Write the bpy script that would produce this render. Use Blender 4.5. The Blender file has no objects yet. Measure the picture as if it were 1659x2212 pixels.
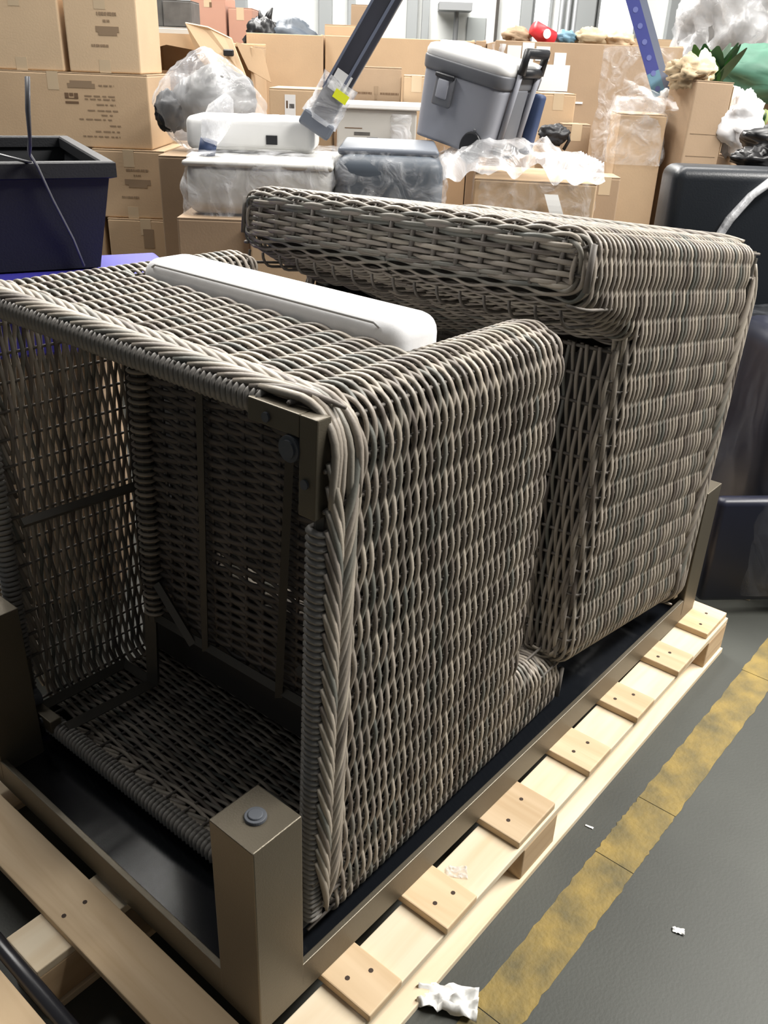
import bpy, math, random
from mathutils import Vector, Matrix, noise
rng = random.Random(7)
C = bpy.context.scene.collection
SC = bpy.context.scene
pi = math.pi

# ------------------------------------------------------------------ camera
CAM = Vector((-0.5307, -0.6380, 1.4511))
YAW, PITCH_C, ROLL, FPX = 0.68949, 0.47418, 0.03957, 1886.8
fw = Vector((math.cos(YAW)*math.cos(PITCH_C), math.sin(YAW)*math.cos(PITCH_C), -math.sin(PITCH_C)))
rt = Vector((math.sin(YAW), -math.cos(YAW), 0)); up = rt.cross(fw)
r2 = rt*math.cos(ROLL) + up*math.sin(ROLL); u2 = up*math.cos(ROLL) - rt*math.sin(ROLL)
cd = bpy.data.cameras.new('camera'); cam = bpy.data.objects.new('camera', cd); C.objects.link(cam)
cam.matrix_world = Matrix(((r2.x, u2.x, -fw.x, CAM.x), (r2.y, u2.y, -fw.y, CAM.y), (r2.z, u2.z, -fw.z, CAM.z), (0, 0, 0, 1)))
cd.sensor_fit = 'AUTO'; cd.sensor_width = 36; cd.lens = FPX/2212*36; cd.clip_start = .05; cd.clip_end = 100
SC.camera = cam
# ------------------------------------------------------------------ light
SC.view_settings.view_transform = 'Standard'; SC.view_settings.look = 'None'
SC.view_settings.exposure = 0.0; SC.view_settings.gamma = 1
w = bpy.data.worlds.new('world'); SC.world = w; w.use_nodes = True
w.node_tree.nodes['Background'].inputs[0].default_value = (.93, .97, 1, 1)
w.node_tree.nodes['Background'].inputs[1].default_value = .10
def area(name, loc, sx, sy, power, col=(1, .97, .92), rot=(0, 0, 0)):
    l = bpy.data.lights.new(name, 'AREA'); l.shape = 'RECTANGLE'; l.size = sx; l.size_y = sy
    l.energy = power; l.color = col
    o = bpy.data.objects.new(name, l); C.objects.link(o); o.location = loc; o.rotation_euler = rot
    return o
# rows of ceiling lamps of the warehouse
area('ceiling_lamp_aisle', (3.7, -1.6, 4.0), 5.0, .6, 660)
area('ceiling_lamp_stock', (3.6, 1.5, 4.6), 5.0, .6, 190)
area('ceiling_lamp_rear', (1.5, 3.7, 4.8), 4.5, .7, 300)
area('ceiling_lamp_far', (6.0, 5.4, 4.9), 8.0, 1.0, 900)

# ------------------------------------------------------------------ background frame (right, forward) from the spot where one stands
Ff = Vector((math.cos(YAW), math.sin(YAW), 0)); Rr = Vector((math.sin(YAW), -math.cos(YAW), 0))
BYAW = math.atan2(Rr.y, Rr.x)
def BG(lat, dep, z): return Vector((CAM.x, CAM.y, 0)) + Rr*lat + Ff*dep + Vector((0, 0, z))

# ------------------------------------------------------------------ mesh helpers
class MB:
    def __init__(s): s.v = []; s.f = []
    def add(s, vs, fs):
        n = len(s.v); s.v += [tuple(p) for p in vs]; s.f += [tuple(i+n for i in f) for f in fs]; return s
    def box(s, lo, hi, mat=None):
        x0, y0, z0 = lo; x1, y1, z1 = hi
        vs = [Vector(p) for p in ((x0,y0,z0),(x1,y0,z0),(x1,y1,z0),(x0,y1,z0),(x0,y0,z1),(x1,y0,z1),(x1,y1,z1),(x0,y1,z1))]
        if mat: vs = [mat @ p for p in vs]
        return s.add(vs, [(0,3,2,1),(4,5,6,7),(0,1,5,4),(1,2,6,5),(2,3,7,6),(3,0,4,7)])
    def loft(s, rings, closed=True, caps=True):
        n = len(rings[0]); vs = [p for r in rings for p in r]; fs = []
        for i in range(len(rings)-1):
            for j in range(n if closed else n-1):
                k = (j+1) % n
                fs.append((i*n+j, i*n+k, (i+1)*n+k, (i+1)*n+j))
        if caps and closed:
            fs.append(tuple(range(n-1, -1, -1))); fs.append(tuple((len(rings)-1)*n+j for j in range(n)))
        return s.add(vs, fs)
    def tube(s, pts, r, sides=8, flat=1.0):
        pts = [Vector(p) for p in pts]; rings = []; ref = None
        for i, p in enumerate(pts):
            t = (pts[min(i+1, len(pts)-1)] - pts[max(i-1, 0)]).normalized()
            if ref is None:
                ref = Vector((0, 0, 1)) if abs(t.z) < .9 else Vector((1, 0, 0))
            a = (ref - t*ref.dot(t)).normalized(); ref = a; b = t.cross(a)
            rr = r[i] if isinstance(r, (list, tuple)) else r
            rings.append([p + a*rr*math.cos(2*pi*k/sides)*flat + b*rr*math.sin(2*pi*k/sides) for k in range(sides)])
        return s.loft(rings)
    def cyl(s, c, axis, r, h, sides=20, r2=None):
        c = Vector(c); axis = Vector(axis).normalized()
        ref = Vector((0,0,1)) if abs(axis.z) < .9 else Vector((1,0,0))
        a = axis.cross(ref).normalized(); b = axis.cross(a); r2 = r if r2 is None else r2
        return s.loft([[c + axis*z + a*q*math.cos(2*pi*k/sides) + b*q*math.sin(2*pi*k/sides) for k in range(sides)] for z, q in ((0, r), (h, r2))])
    def grid(s, fn, nu, nv):
        vs = [fn(i/nu, j/nv) for j in range(nv+1) for i in range(nu+1)]
        fs = [(j*(nu+1)+i, j*(nu+1)+i+1, (j+1)*(nu+1)+i+1, (j+1)*(nu+1)+i) for j in range(nv) for i in range(nu)]
        return s.add(vs, fs)
    def mesh(s, name, mat, smooth=False):
        me = bpy.data.meshes.new(name); me.from_pydata(s.v, [], s.f); me.update()
        if mat: me.materials.append(mat)
        if smooth: me.polygons.foreach_set('use_smooth', [True]*len(me.polygons))
        return me
    def build(s, name, mat, parent=None, smooth=False, bevel=0, seg=2):
        return link(name, s.mesh(name, mat, smooth), parent, bevel, seg)
def link(name, me, parent=None, bevel=0, seg=2, M=None):
    o = bpy.data.objects.new(name, me); C.objects.link(o)
    if parent: o.parent = parent
    if M is not None: o.matrix_local = M
    if bevel:
        b = o.modifiers.new('bevel', 'BEVEL'); b.width = bevel; b.segments = seg; b.limit_method = 'ANGLE'; b.angle_limit = .6
    return o
def tag(o, label=None, cat=None, group=None, kind=None):
    if label: o['label'] = label
    if cat: o['category'] = cat
    if group: o['group'] = group
    if kind: o['kind'] = kind
    return o
def thing(name, label, cat, M=None, group=None):
    o = bpy.data.objects.new(name, None); C.objects.link(o); o.empty_display_size = .1
    if M is not None: o.matrix_world = M
    return tag(o, label, cat, group)
def TR(loc, rz=0, rx=0, ry=0):
    return Matrix.Translation(Vector(loc)) @ Matrix.Rotation(rz, 4, 'Z') @ Matrix.Rotation(ry, 4, 'Y') @ Matrix.Rotation(rx, 4, 'X')
def fbm(p, s=1.0, o=3): 
    return noise.fractal(Vector(p)*s, 1.0, 2.0, o)

# ------------------------------------------------------------------ materials
def mat(name, col, rough=.6, metal=0, spec=.5, noise_amt=0, nscale=8, bump=0, bscale=60, stretch=(1,1,1), col2=None, detail=4, coat=0):
    m = bpy.data.materials.new(name); m.use_nodes = True; nt = m.node_tree; N = nt.nodes; L = nt.links
    b = N['Principled BSDF']; b.inputs['Base Color'].default_value = (*col, 1); b.inputs['Roughness'].default_value = rough
    b.inputs['Metallic'].default_value = metal; b.inputs['Specular IOR Level'].default_value = spec; b.inputs['Coat Weight'].default_value = coat
    tc = N.new('ShaderNodeTexCoord'); mp = N.new('ShaderNodeMapping'); mp.inputs['Scale'].default_value = stretch
    L.new(tc.outputs['Object'], mp.inputs[0])
    if noise_amt or col2:
        n = N.new('ShaderNodeTexNoise'); n.inputs['Scale'].default_value = nscale; n.inputs['Detail'].default_value = detail
        L.new(mp.outputs[0], n.inputs[0])
        r = N.new('ShaderNodeValToRGB'); c2 = col2 or tuple(c*(1-noise_amt) for c in col)
        r.color_ramp.elements[0].position = .32; r.color_ramp.elements[1].position = .68
        r.color_ramp.elements[0].color = (*c2, 1); r.color_ramp.elements[1].color = (*col, 1)
        L.new(n.outputs[0], r.inputs[0]); L.new(r.outputs[0], b.inputs['Base Color'])
    if bump:
        n2 = N.new('ShaderNodeTexNoise'); n2.inputs['Scale'].default_value = bscale; n2.inputs['Detail'].default_value = 5
        L.new(mp.outputs[0], n2.inputs[0])
        bp = N.new('ShaderNodeBump'); bp.inputs['Strength'].default_value = bump; bp.inputs['Distance'].default_value = .01
        L.new(n2.outputs[0], bp.inputs['Height']); L.new(bp.outputs[0], b.inputs['Normal'])
    return m
def wicker_mat():
    m = bpy.data.materials.new('resin_wicker'); m.use_nodes = True; nt = m.node_tree; N = nt.nodes; L = nt.links
    b = N['Principled BSDF']; b.inputs['Roughness'].default_value = .5
    oi = N.new('ShaderNodeObjectInfo'); rp = N.new('ShaderNodeValToRGB'); cr = rp.color_ramp
    cols = [(0, (.40,.35,.29)), (.14, (.22,.19,.165)), (.26, (.34,.295,.24)), (.40, (.125,.13,.115)), (.52, (.31,.27,.225)), (.64, (.42,.37,.30)), (.76, (.11,.09,.075)), (.88, (.21,.185,.155)), (1, (.37,.325,.265))]
    cr.elements[0].color = (*cols[0][1], 1); cr.elements[1].color = (*cols[-1][1], 1); cr.elements[1].position = 1
    for p, c in cols[1:-1]:
        e = cr.elements.new(p); e.color = (*c, 1)
    tc = N.new('ShaderNodeTexCoord'); n = N.new('ShaderNodeTexNoise'); n.inputs['Scale'].default_value = 3.2; n.inputs['Detail'].default_value = 2
    L.new(tc.outputs['Object'], n.inputs[0])
    ad = N.new('ShaderNodeMath'); ad.operation = 'MULTIPLY_ADD'; ad.inputs[1].default_value = .55
    L.new(n.outputs[0], ad.inputs[0]); L.new(oi.outputs['Random'], ad.inputs[2])
    fr = N.new('ShaderNodeMath'); fr.operation = 'FRACT'; L.new(ad.outputs[0], fr.inputs[0])
    L.new(fr.outputs[0], rp.inputs[0])
    L.new(rp.outputs[0], b.inputs['Base Color'])
    n2 = N.new('ShaderNodeTexNoise'); n2.inputs['Scale'].default_value = 300; L.new(tc.outputs['Object'], n2.inputs[0])
    bp = N.new('ShaderNodeBump'); bp.inputs['Strength'].default_value = .15; bp.inputs['Distance'].default_value = .002
    L.new(n2.outputs[0], bp.inputs['Height']); L.new(bp.outputs[0], b.inputs['Normal'])
    return m
def wood_mat(name, c1, c2, axis=0):
    m = bpy.data.materials.new(name); m.use_nodes = True; nt = m.node_tree; N = nt.nodes; L = nt.links
    b = N['Principled BSDF']; b.inputs['Roughness'].default_value = .7
    tc = N.new('ShaderNodeTexCoord'); mp = N.new('ShaderNodeMapping'); oi = N.new('ShaderNodeObjectInfo')
    sc = [22, 22, 22]; sc[axis] = 1.6; mp.inputs['Scale'].default_value = sc
    L.new(tc.outputs['Object'], mp.inputs[0])
    va = N.new('ShaderNodeVectorMath'); va.operation = 'ADD'; L.new(mp.outputs[0], va.inputs[0])
    mu = N.new('ShaderNodeMath'); mu.operation = 'MULTIPLY'; mu.inputs[1].default_value = 40; L.new(oi.outputs['Random'], mu.inputs[0]); L.new(mu.outputs[0], va.inputs[1])
    n = N.new('ShaderNodeTexNoise'); n.inputs['Scale'].default_value = 1; n.inputs['Detail'].default_value = 4; n.inputs['Distortion'].default_value = .8
    L.new(va.outputs[0], n.inputs[0])
    r = N.new('ShaderNodeValToRGB'); r.color_ramp.elements[0].position = .3; r.color_ramp.elements[1].position = .62
    r.color_ramp.elements[0].color = (*c2, 1); r.color_ramp.elements[1].color = (*c1, 1)
    L.new(n.outputs[0], r.inputs[0])
    hs = N.new('ShaderNodeHueSaturation'); L.new(r.outputs[0], hs.inputs['Color'])
    mr = N.new('ShaderNodeMapRange'); mr.inputs[3].default_value = .82; mr.inputs[4].default_value = 1.08
    L.new(oi.outputs['Random'], mr.inputs[0]); L.new(mr.outputs[0], hs.inputs['Value'])
    L.new(hs.outputs[0], b.inputs['Base Color'])
    bp = N.new('ShaderNodeBump'); bp.inputs['Strength'].default_value = .12; bp.inputs['Distance'].default_value = .004
    L.new(n.outputs[0], bp.inputs['Height']); L.new(bp.outputs[0], b.inputs['Normal'])
    return m
def film_mat(name, col=(.92,.93,.96), lo=.08, hi=.5, scale=9, rough=.12, stretch=(1,1,1)):
    m = bpy.data.materials.new(name); m.use_nodes = True; nt = m.node_tree; N = nt.nodes; L = nt.links
    out = N['Material Output']; b = N['Principled BSDF']
    b.inputs['Base Color'].default_value = (*col, 1); b.inputs['Roughness'].default_value = rough; b.inputs['Specular IOR Level'].default_value = .9
    tr = N.new('ShaderNodeBsdfTransparent'); mx = N.new('ShaderNodeMixShader')
    tc = N.new('ShaderNodeTexCoord'); mp = N.new('ShaderNodeMapping'); mp.inputs['Scale'].default_value = stretch; L.new(tc.outputs['Object'], mp.inputs[0])
    n = N.new('ShaderNodeTexNoise'); n.inputs['Scale'].default_value = scale; n.inputs['Detail'].default_value = 6; n.inputs['Distortion'].default_value = 1.5
    L.new(mp.outputs[0], n.inputs[0])
    mr = N.new('ShaderNodeMapRange'); mr.inputs[1].default_value = .4; mr.inputs[2].default_value = .72; mr.inputs[3].default_value = lo; mr.inputs[4].default_value = hi
    L.new(n.outputs[0], mr.inputs[0]); L.new(mr.outputs[0], mx.inputs[0])
    bp = N.new('ShaderNodeBump'); bp.inputs['Strength'].default_value = .6; bp.inputs['Distance'].default_value = .03
    L.new(n.outputs[0], bp.inputs['Height']); L.new(bp.outputs[0], b.inputs['Normal'])
    L.new(tr.outputs[0], mx.inputs[1]); L.new(b.outputs[0], mx.inputs[2]); L.new(mx.outputs[0], out.inputs[0])
    return m
def emis(name, col, s):
    m = bpy.data.materials.new(name); m.use_nodes = True; b = m.node_tree.nodes['Principled BSDF']
    b.inputs['Base Color'].default_value = (*col, 1); b.inputs['Emission Color'].default_value = (*col, 1); b.inputs['Emission Strength'].default_value = s
    return m
WICK = wicker_mat()
MT = dict(
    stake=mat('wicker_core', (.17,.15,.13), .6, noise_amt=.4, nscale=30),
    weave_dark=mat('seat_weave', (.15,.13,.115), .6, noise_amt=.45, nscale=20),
    wrap=mat('wicker_wrap', (.25,.235,.215), .45, noise_amt=.35, nscale=25),
    frame=mat('powder_coat_bronze', (.135,.116,.085), .42, .55, bump=.08, bscale=400, noise_amt=.12, nscale=4),
    frame_in=mat('inner_tube_bronze', (.10,.092,.078), .5, .3),
    glass=mat('black_glass', (.006,.007,.009), .16, 0, .5),
    pad=mat('grey_rubber', (.075,.082,.095), .55),
    cushion=mat('cushion_fabric', (.74,.74,.75), .9, noise_amt=.04, nscale=60, bump=.03, bscale=300),
    piping=mat('cushion_piping', (.36,.36,.36), .9),
    pine=wood_mat('pine_across', (.70,.53,.34), (.56,.39,.22), 1),
    pine_l=wood_mat('pine_along', (.80,.68,.50), (.70,.55,.36), 0),
    pine_b=wood_mat('pine_block', (.62,.45,.27), (.48,.32,.18), 0),
    nail=mat('nail_hole', (.05,.03,.02), .8),
    floor=mat('painted_concrete', (.060,.063,.054), .6, noise_amt=.28, nscale=2.5, bump=.07, bscale=160, detail=8),
    yellow=mat('floor_paint_yellow', (.29,.205,.055), .75, col2=(.13,.105,.045), nscale=14, bump=.3, bscale=90, detail=9),
    paper=mat('white_paper', (.8,.8,.78), .8),
    black=mat('black_plastic', (.012,.013,.016), .45, bump=.1, bscale=300),
    pipe=mat('black_rod', (.02,.02,.024), .3),
    planter=mat('planter_resin', (.013,.0135,.0165), .55, noise_amt=.15, nscale=3, bump=.1, bscale=200),
    planter_in=mat('planter_inside', (.01,.011,.014), .6),
    blue=mat('blue_plastic', (.05,.045,.36), .5),
    strap=mat('grey_strap', (.10,.10,.108), .4),
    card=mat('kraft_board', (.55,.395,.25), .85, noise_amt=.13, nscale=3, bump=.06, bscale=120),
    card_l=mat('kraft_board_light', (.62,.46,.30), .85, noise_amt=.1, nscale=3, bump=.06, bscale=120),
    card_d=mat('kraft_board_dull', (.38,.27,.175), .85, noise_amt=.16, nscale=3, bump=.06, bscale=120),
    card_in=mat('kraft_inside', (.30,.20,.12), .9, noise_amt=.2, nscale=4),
    card_p=mat('rose_board', (.48,.27,.20), .85, noise_amt=.1, nscale=3),
    ink=mat('box_print', (.27,.19,.12), .85),
    ink_d=mat('box_print_dark', (.15,.09,.05), .85),
    tape=mat('packing_tape', (.56,.44,.30), .25),
    label=mat('white_label', (.72,.72,.72), .5),
    grey_l=mat('light_grey_resin', (.52,.51,.48), .45, noise_amt=.06, nscale=5),
    grey_d=mat('slate_resin', (.075,.092,.115), .45, noise_amt=.1, nscale=5),
    grey_m=mat('mid_grey_resin', (.13,.145,.175), .45),
    white=mat('white_plastic', (.80,.80,.79), .35),
    post=mat('post_navy_grey', (.050,.052,.068), .4, .1, noise_amt=.25, nscale=6),
    ybright=mat('yellow_tag', (.80,.85,.03), .5),
    cool=mat('cooler_grey', (.29,.30,.34), .45), cool_d=mat('cooler_dark_grey', (.13,.135,.15), .45),
    navy=mat('navy_fabric', (.025,.045,.11), .6),
    leather=mat('black_leather', (.013,.016,.021), .38, bump=.06, bscale=220),
    wrapdark=mat('navy_wrapped_fabric', (.012,.014,.03), .4, noise_amt=.3, nscale=5),
    bagblack=mat('black_bag', (.012,.012,.013), .35),
    bagwhite=mat('white_bag', (.72,.71,.72), .5),
    leaf=mat('leaf_green', (.045,.19,.03), .45, noise_amt=.5, nscale=20),
    leaf2=mat('leaf_dark_green', (.02,.085,.028), .45, noise_amt=.4, nscale=20),
    leaf3=mat('leaf_pale', (.23,.28,.09), .5), teal=mat('green_cloth', (.07,.19,.13), .6, noise_amt=.3, nscale=8),
    wallc=mat('painted_wall', (.74,.76,.75), .8, noise_amt=.08, nscale=1.2), pil=mat('grey_pilaster', (.28,.295,.30), .7),
    steel=mat('grey_steel', (.30,.31,.32), .45, .3), red=mat('red_plastic', (.62,.03,.04), .4),
    orange=mat('orange_plastic', (.9,.22,.02), .5), dimblue=mat('printed_guard_blue', (.04,.05,.21), .45), teal2=mat('guard_teal', (.11,.22,.30), .45),
    guard_g=mat('guard_grey', (.13,.15,.21), .5), dot=mat('guard_print', (.11,.13,.33), .5),
    kraftpaper=mat('crumpled_kraft_paper', (.50,.39,.25), .8, noise_amt=.2, nscale=20), dark=mat('slit_shade_and_duct', (.05,.045,.04), .7),  # dark: stands in for shade behind the weave, also colours the duct
    graygoods=mat('grey_goods', (.13,.125,.12), .6, noise_amt=.4, nscale=12), cream=mat('cream_plastic', (.75,.72,.5), .5),
    window=emis('daylit_window', (.95, 1, .97), 1.6), door=mat('grey_door', (.30,.32,.32), .6),
)
FILM = film_mat('stretch_film'); MT['film_scrap'] = film_mat('film_shred', lo=.1, hi=.5, scale=40); FILM_W = film_mat('stretch_film_milky', lo=.25, hi=.85, scale=7)
FILM_T = film_mat('stretch_film_thin', lo=.04, hi=.35, scale=14); FILM_BAG = film_mat('clear_bag', lo=.14, hi=.52, scale=4)
FILM_D = film_mat('stretch_film_over_dark', col=(.8,.83,.9), lo=.015, hi=.09, scale=8, stretch=(1,1,.35))

# ------------------------------------------------------------------ structure
def struct(o): o['kind'] = 'structure'; return o
fl = MB().box((-8, -10, -.1), (22, 20, 0)).build('floor', MT['floor']); struct(fl)
WD = 12.0
wall_M = TR(BG(0, WD, 0), BYAW)
wl = thing('wall_back', None, None, wall_M); struct(wl)
MB().box((-9, 0, 0), (9, .3, 5.2)).build('wall_surface', MT['wallc'], wl)
for x, wd in ((-1.95,.18),(-.93,.16),(-.62,.09),(.10,.13),(.26,.09),(1.45,.13),(2.14,.24),(3.2,.16)):
    MB().box((x-wd/2, -.12, 0), (x+wd/2, 0, 5.2)).build('pilaster', MT['pil'], wl, bevel=.01)
for i, (x0, x1, z0, z1) in enumerate(((2.32,2.74,1.72,2.9),(1.55,1.72,1.70,2.9),(-2.7,-2.3,1.85,2.9))):
    wn = thing('window_%d' % (i+1), None, None, wall_M); struct(wn)
    MB().box((x0, -.04, z0), (x1, -.02, z1)).build('pane', MT['window'], wn)
    f = MB()
    for a in ((x0-.03, z0-.03, x1+.03, z0), (x0-.03, z1, x1+.03, z1+.03), (x0-.03, z0, x0, z1), (x1, z0, x1+.03, z1)): f.box((a[0], -.06, a[1]), (a[2], 0, a[3]))
    f.build('window_frame', MT['pil'], wn)
dr = thing('door_1', None, None, wall_M); struct(dr)
MB().box((.76, -.05, 0), (.99, -.01, 1.98)).build('door_leaf', MT['door'], dr, bevel=.01)
MB().box((.79, -.09, 1.6), (.82, -.05, 1.66)).build('door_handle', MT['steel'], dr)
# stripe on the floor: worn paint laid in short lengths
st = thing('floor_stripe', 'worn yellow stripe painted along the concrete aisle floor', 'floor marking')
edges = [-.6, .335, .78, .985, 1.62, 2.3, 3.4, 4.6]
for i in range(len(edges)-1):
    a, b = edges[i]+.001, edges[i+1]-.001; m = MB(); n = 24
    top = [(a+(b-a)*k/n, -.168 + .006*noise.noise(Vector((k*.7+i*5, 0, 3))) + .005*(a/2)) for k in range(n+1)]
    bot = [(a+(b-a)*k/n, -.254 + .006*noise.noise(Vector((k*.7+i*5, 4, 3))) + .003*(a/2)) for k in range(n+1)]
    m.loft([[Vector((*t, 0.0)) for t in ()]] if 0 else [[Vector((t[0], t[1], .0012)), Vector((q[0], q[1], .0012)), Vector((q[0], q[1], 0)), Vector((t[0], t[1], 0))] for t, q in zip(top, bot)])
    m.build('paint_length', MT['yellow'], st)

# ------------------------------------------------------------------ pallet
DECK = .132
def pallet(M, label, decks, x0, x1, ys, yw, z_top, group=None):
    t = thing('wooden_pallet', label, 'pallet', M, group)
    nail = MB().cyl((0, 0, 0), (0, 0, 1), .0042, .0006, 8).mesh('nail', MT['nail'])
    th = .017
    y_lo, y_hi = ys[0]-yw/2, ys[-1]+yw/2
    for a, b in decks:
        hi = z_top; m = MB().box((a, y_lo + rng.uniform(-.006, .006), hi-th), (b, y_hi + rng.uniform(-.006, .006), hi))
        d = m.build('deck_board', MT['pine'], t, bevel=.0025)
        for y in ys:
            for k in (.28, .72): link('nail', nail, d, M=Matrix.Translation((a+(b-a)*k + rng.uniform(-.008,.008), y + rng.uniform(-.018,.018), hi)))
    for y in ys:
        MB().box((x0, y-yw/2, z_top-2*th), (x1, y+yw/2, z_top-th)).build('stringer_board', MT['pine_l'], t, bevel=.002)
        MB().box((x0, y-yw/2-.006, 0), (x1, y+yw/2, .016)).build('bottom_board', MT['pine_l'], t, bevel=.002)
        for xb in (x0, (x0+x1)/2-.15, x1-.13):
            MB().box((xb, y-yw/2, .016), (xb+.13, y+yw/2, z_top-2*th)).build('block', MT['pine_b'], t, bevel=.003)
    return t
pallet(TR((0, 0, 0), math.radians(.5)), 'pale pine block pallet under the upturned table and wicker chairs',
       [(-.10,-.010),(.130,.212),(.335,.427),(.578,.716),(.842,.942),(1.072,1.166),(1.305,1.40),(1.515,1.655)], -.164, 1.66, (-.052, .405, .865), .096, DECK)
# neighbour pallet at the near end and the one under the dark chair
pallet(TR((-.205, .30, 0), math.radians(180.5)), 'pine pallet whose edge shows at the near left corner', [(.0,.12),(.24,.33),(.45,.54)], .0, .6, (-.40, .0, .38), .096, DECK-.005)
pallet(TR((1.985, .045, 0), math.radians(2)), 'pine pallet beneath the dark film wrapped armchair', [(.0,.10),(.26,.36),(.52,.62),(.80,.92)], .0, .92, (-.045, .28, .60), .09, .125)
rod = MB().tube([(-.185, .95, .128), (-.185, -.12, .128)], .013, 14).build('black_rod', MT['pipe'], smooth=True)
tag(rod, 'black round rod lying in the gap between two pallets', 'rod')

# ------------------------------------------------------------------ upturned table
TZ = .2   # top of the upturned rail
LT, WT = 1.61, .845
tb = thing('coffee_table', 'bronze metal coffee table turned upside down on the pallet with legs up', 'table', TR((0, 0, 0)))
rz0 = DECK + .0005
for lo, hi in (((0,0,rz0),(LT,.011,TZ)), ((0,WT-.011,rz0),(LT,WT,TZ)), ((0,.011,rz0),(.011,WT-.011,TZ)), ((LT-.011,.011,rz0),(LT,WT-.011,TZ))):
    MB().box(lo, hi).build('rail', MT['frame'], tb, bevel=.0015)
MB().box((.012,.012,rz0+.002), (LT-.012,WT-.012,TZ-.034)).build('glass_top', MT['glass'], tb)
for x, y in ((0,0),(LT-.09,0),(0,WT-.09),(LT-.09,WT-.09)):
    lg = MB().box((x-.0008, y-.0008, rz0+.02), (x+.09, y+.09, TZ+.318)).build('leg', MT['frame'], tb, bevel=.002)
    p = MB().cyl((x+.045, y+.045, TZ+.318), (0,0,1), .0165, .005, 28, .0155)
    p.cyl((x+.045, y+.045, TZ+.323), (0,0,1), .0115, .0025, 24, .010)
    p.build('foot_pad', MT['pad'], lg, bevel=.001)

# ------------------------------------------------------------------ wicker armchair
CW, CDp, TA, TB = .87, .897, .582, .785
RB, RF = .045, .06
PIT = .053
def arm_w(b): return .115 + (.195-.115)*(CDp-b)/(CDp-.2)
def rpoly(pts, rads, step):
    P = [Vector(p) for p in pts]; out = [P[0]]
    for i in range(1, len(P)-1):
        r = rads[i]; a = (P[i-1]-P[i]).normalized(); b = (P[i+1]-P[i]).normalized()
        ang = a.angle(b); d = r/math.tan(ang/2); c = P[i] + (a+b).normalized()*(r/math.sin(ang/2))
        s, e = P[i]+a*d, P[i]+b*d; v0, v1 = s-c, e-c; th = v0.angle_signed(v1); n = 10
        for k in range(n+1):
            q = th*k/n; out.append(c + Vector((v0.x*math.cos(q)+v0.y*math.sin(q), -v0.x*math.sin(q)+v0.y*math.cos(q))))
    out.append(P[-1])
    S = [0]
    for i in range(1, len(out)): S.append(S[-1] + (out[i]-out[i-1]).length)
    n = max(2, round(S[-1]/step)); res = []; j = 0
    for k in range(n+1):
        s = S[-1]*k/n
        while j < len(S)-2 and S[j+1] < s: j += 1
        seg = S[j+1]-S[j]; f = (s-S[j])/seg if seg > 1e-9 else 0
        res.append((out[j].lerp(out[j+1], f), s))
    fin = []
    for k, (p, s) in enumerate(res):
        t = (res[min(k+1, n)][0] - res[max(k-1, 0)][0]).normalized()
        fin.append((p, Vector((t.y, -t.x)), s))
    return fin
def ref(path, b=.45):   # shift arc length so that it reads .45-b on the outer right side
    k = min(range(len(path)), key=lambda i: abs(path[i][0].x) + abs(path[i][0].y-b)*.5)
    off = (.45 - path[k][0].y) - path[k][2]
    return [(p, n, s+off) for p, n, s in path]
per = 2*(CW+CDp) - 2*(2-pi/2)*(RB+RF)
PIT = per/(2*round(per/(2*PIT))); STEP = PIT/6
pathA = ref(rpoly([(CW/2,CDp),(0,CDp),(0,0),(CW,0),(CW,CDp),(CW/2,CDp)], [0,RF,RB,RB,RF,0], STEP))
wb, wf = arm_w(.23), arm_w(.9)
pathB = ref(rpoly([(wb,.23),(wf,CDp),(0,CDp),(0,0),(CW,0),(CW,CDp),(CW-wf,CDp),(CW-wb,.23)], [0,.035,RF,RB,RB,RF,.035,0], STEP))
def bthick(t): return .118 + (TB-t)*.36
def pathC(t):
    bi = bthick(t)
    return ref(rpoly([(CW/2,bi),(0,bi),(0,0),(CW,0),(CW,bi),(CW/2,bi)], [0,.04,RB,RB,.04,0], STEP), .07)
AMP = .0046
def weave_strand(pts3, nrm3, lat3, svals, k, rn=.0029, rt_=.0043, sides=6, amp=AMP, pit=None):
    pit = pit or PIT; rings = []
    for p, n, l, s in zip(pts3, nrm3, lat3, svals):
        ph = pi*s/pit + pi*k
        c = p + n*(amp*math.cos(ph)) + l*(.0007*math.sin(ph+k))
        rings.append([c + n*(rn*math.cos(2*pi*q/sides+.5)) + l*(rt_*math.sin(2*pi*q/sides+.5)) for q in range(sides)])
    return MB().loft(rings)
def rounded_levels(t0, T, r, sp):
    """heights and insets at equal spacing up a wall that rolls in at its top edge"""
    out = []; Ls = (T-r)-t0; La = r*pi/2; n = round((Ls+La*.95)/sp)
    for i in range(n+1):
        s = (Ls+La*.95)*i/n
        if s <= Ls: out.append((t0+s, 0, 0))
        else:
            q = (s-Ls)/r; out.append((T-r+r*math.sin(q), r*(1-math.cos(q)), q))
    return out
Zv = Vector((0,0,1))
def loop_strand(path, t, d, q, k):
    P3, N3, L3, S = [], [], [], []
    for p, n, s in path:
        n3 = Vector((n.x, n.y, 0)); P3.append(Vector((p.x, p.y, t)) - n3*d)
        N3.append(n3*math.cos(q) + Zv*math.sin(q)); L3.append(Zv*math.cos(q) - n3*math.sin(q)); S.append(s)
    return weave_strand(P3, N3, L3, S, k)
SPC = .0083
chair_parts = []     # (name, mesh, local matrix or None, kind)
k = 0
lv = rounded_levels(.060, TA, .032, SPC)
for t, d, q in lv:
    path = pathA if t < .272 else pathB
    chair_parts.append(('strand', loop_strand(path, t, d, q, k).mesh('strand', WICK, True), None)); k += 1
for t, d, q in rounded_levels(lv[-1][0]-.03 + SPC, TB, .03, SPC):
    chair_parts.append(('strand', loop_strand(pathC(t), t, d, q, k).mesh('strand', WICK, True), None)); k += 1
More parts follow.
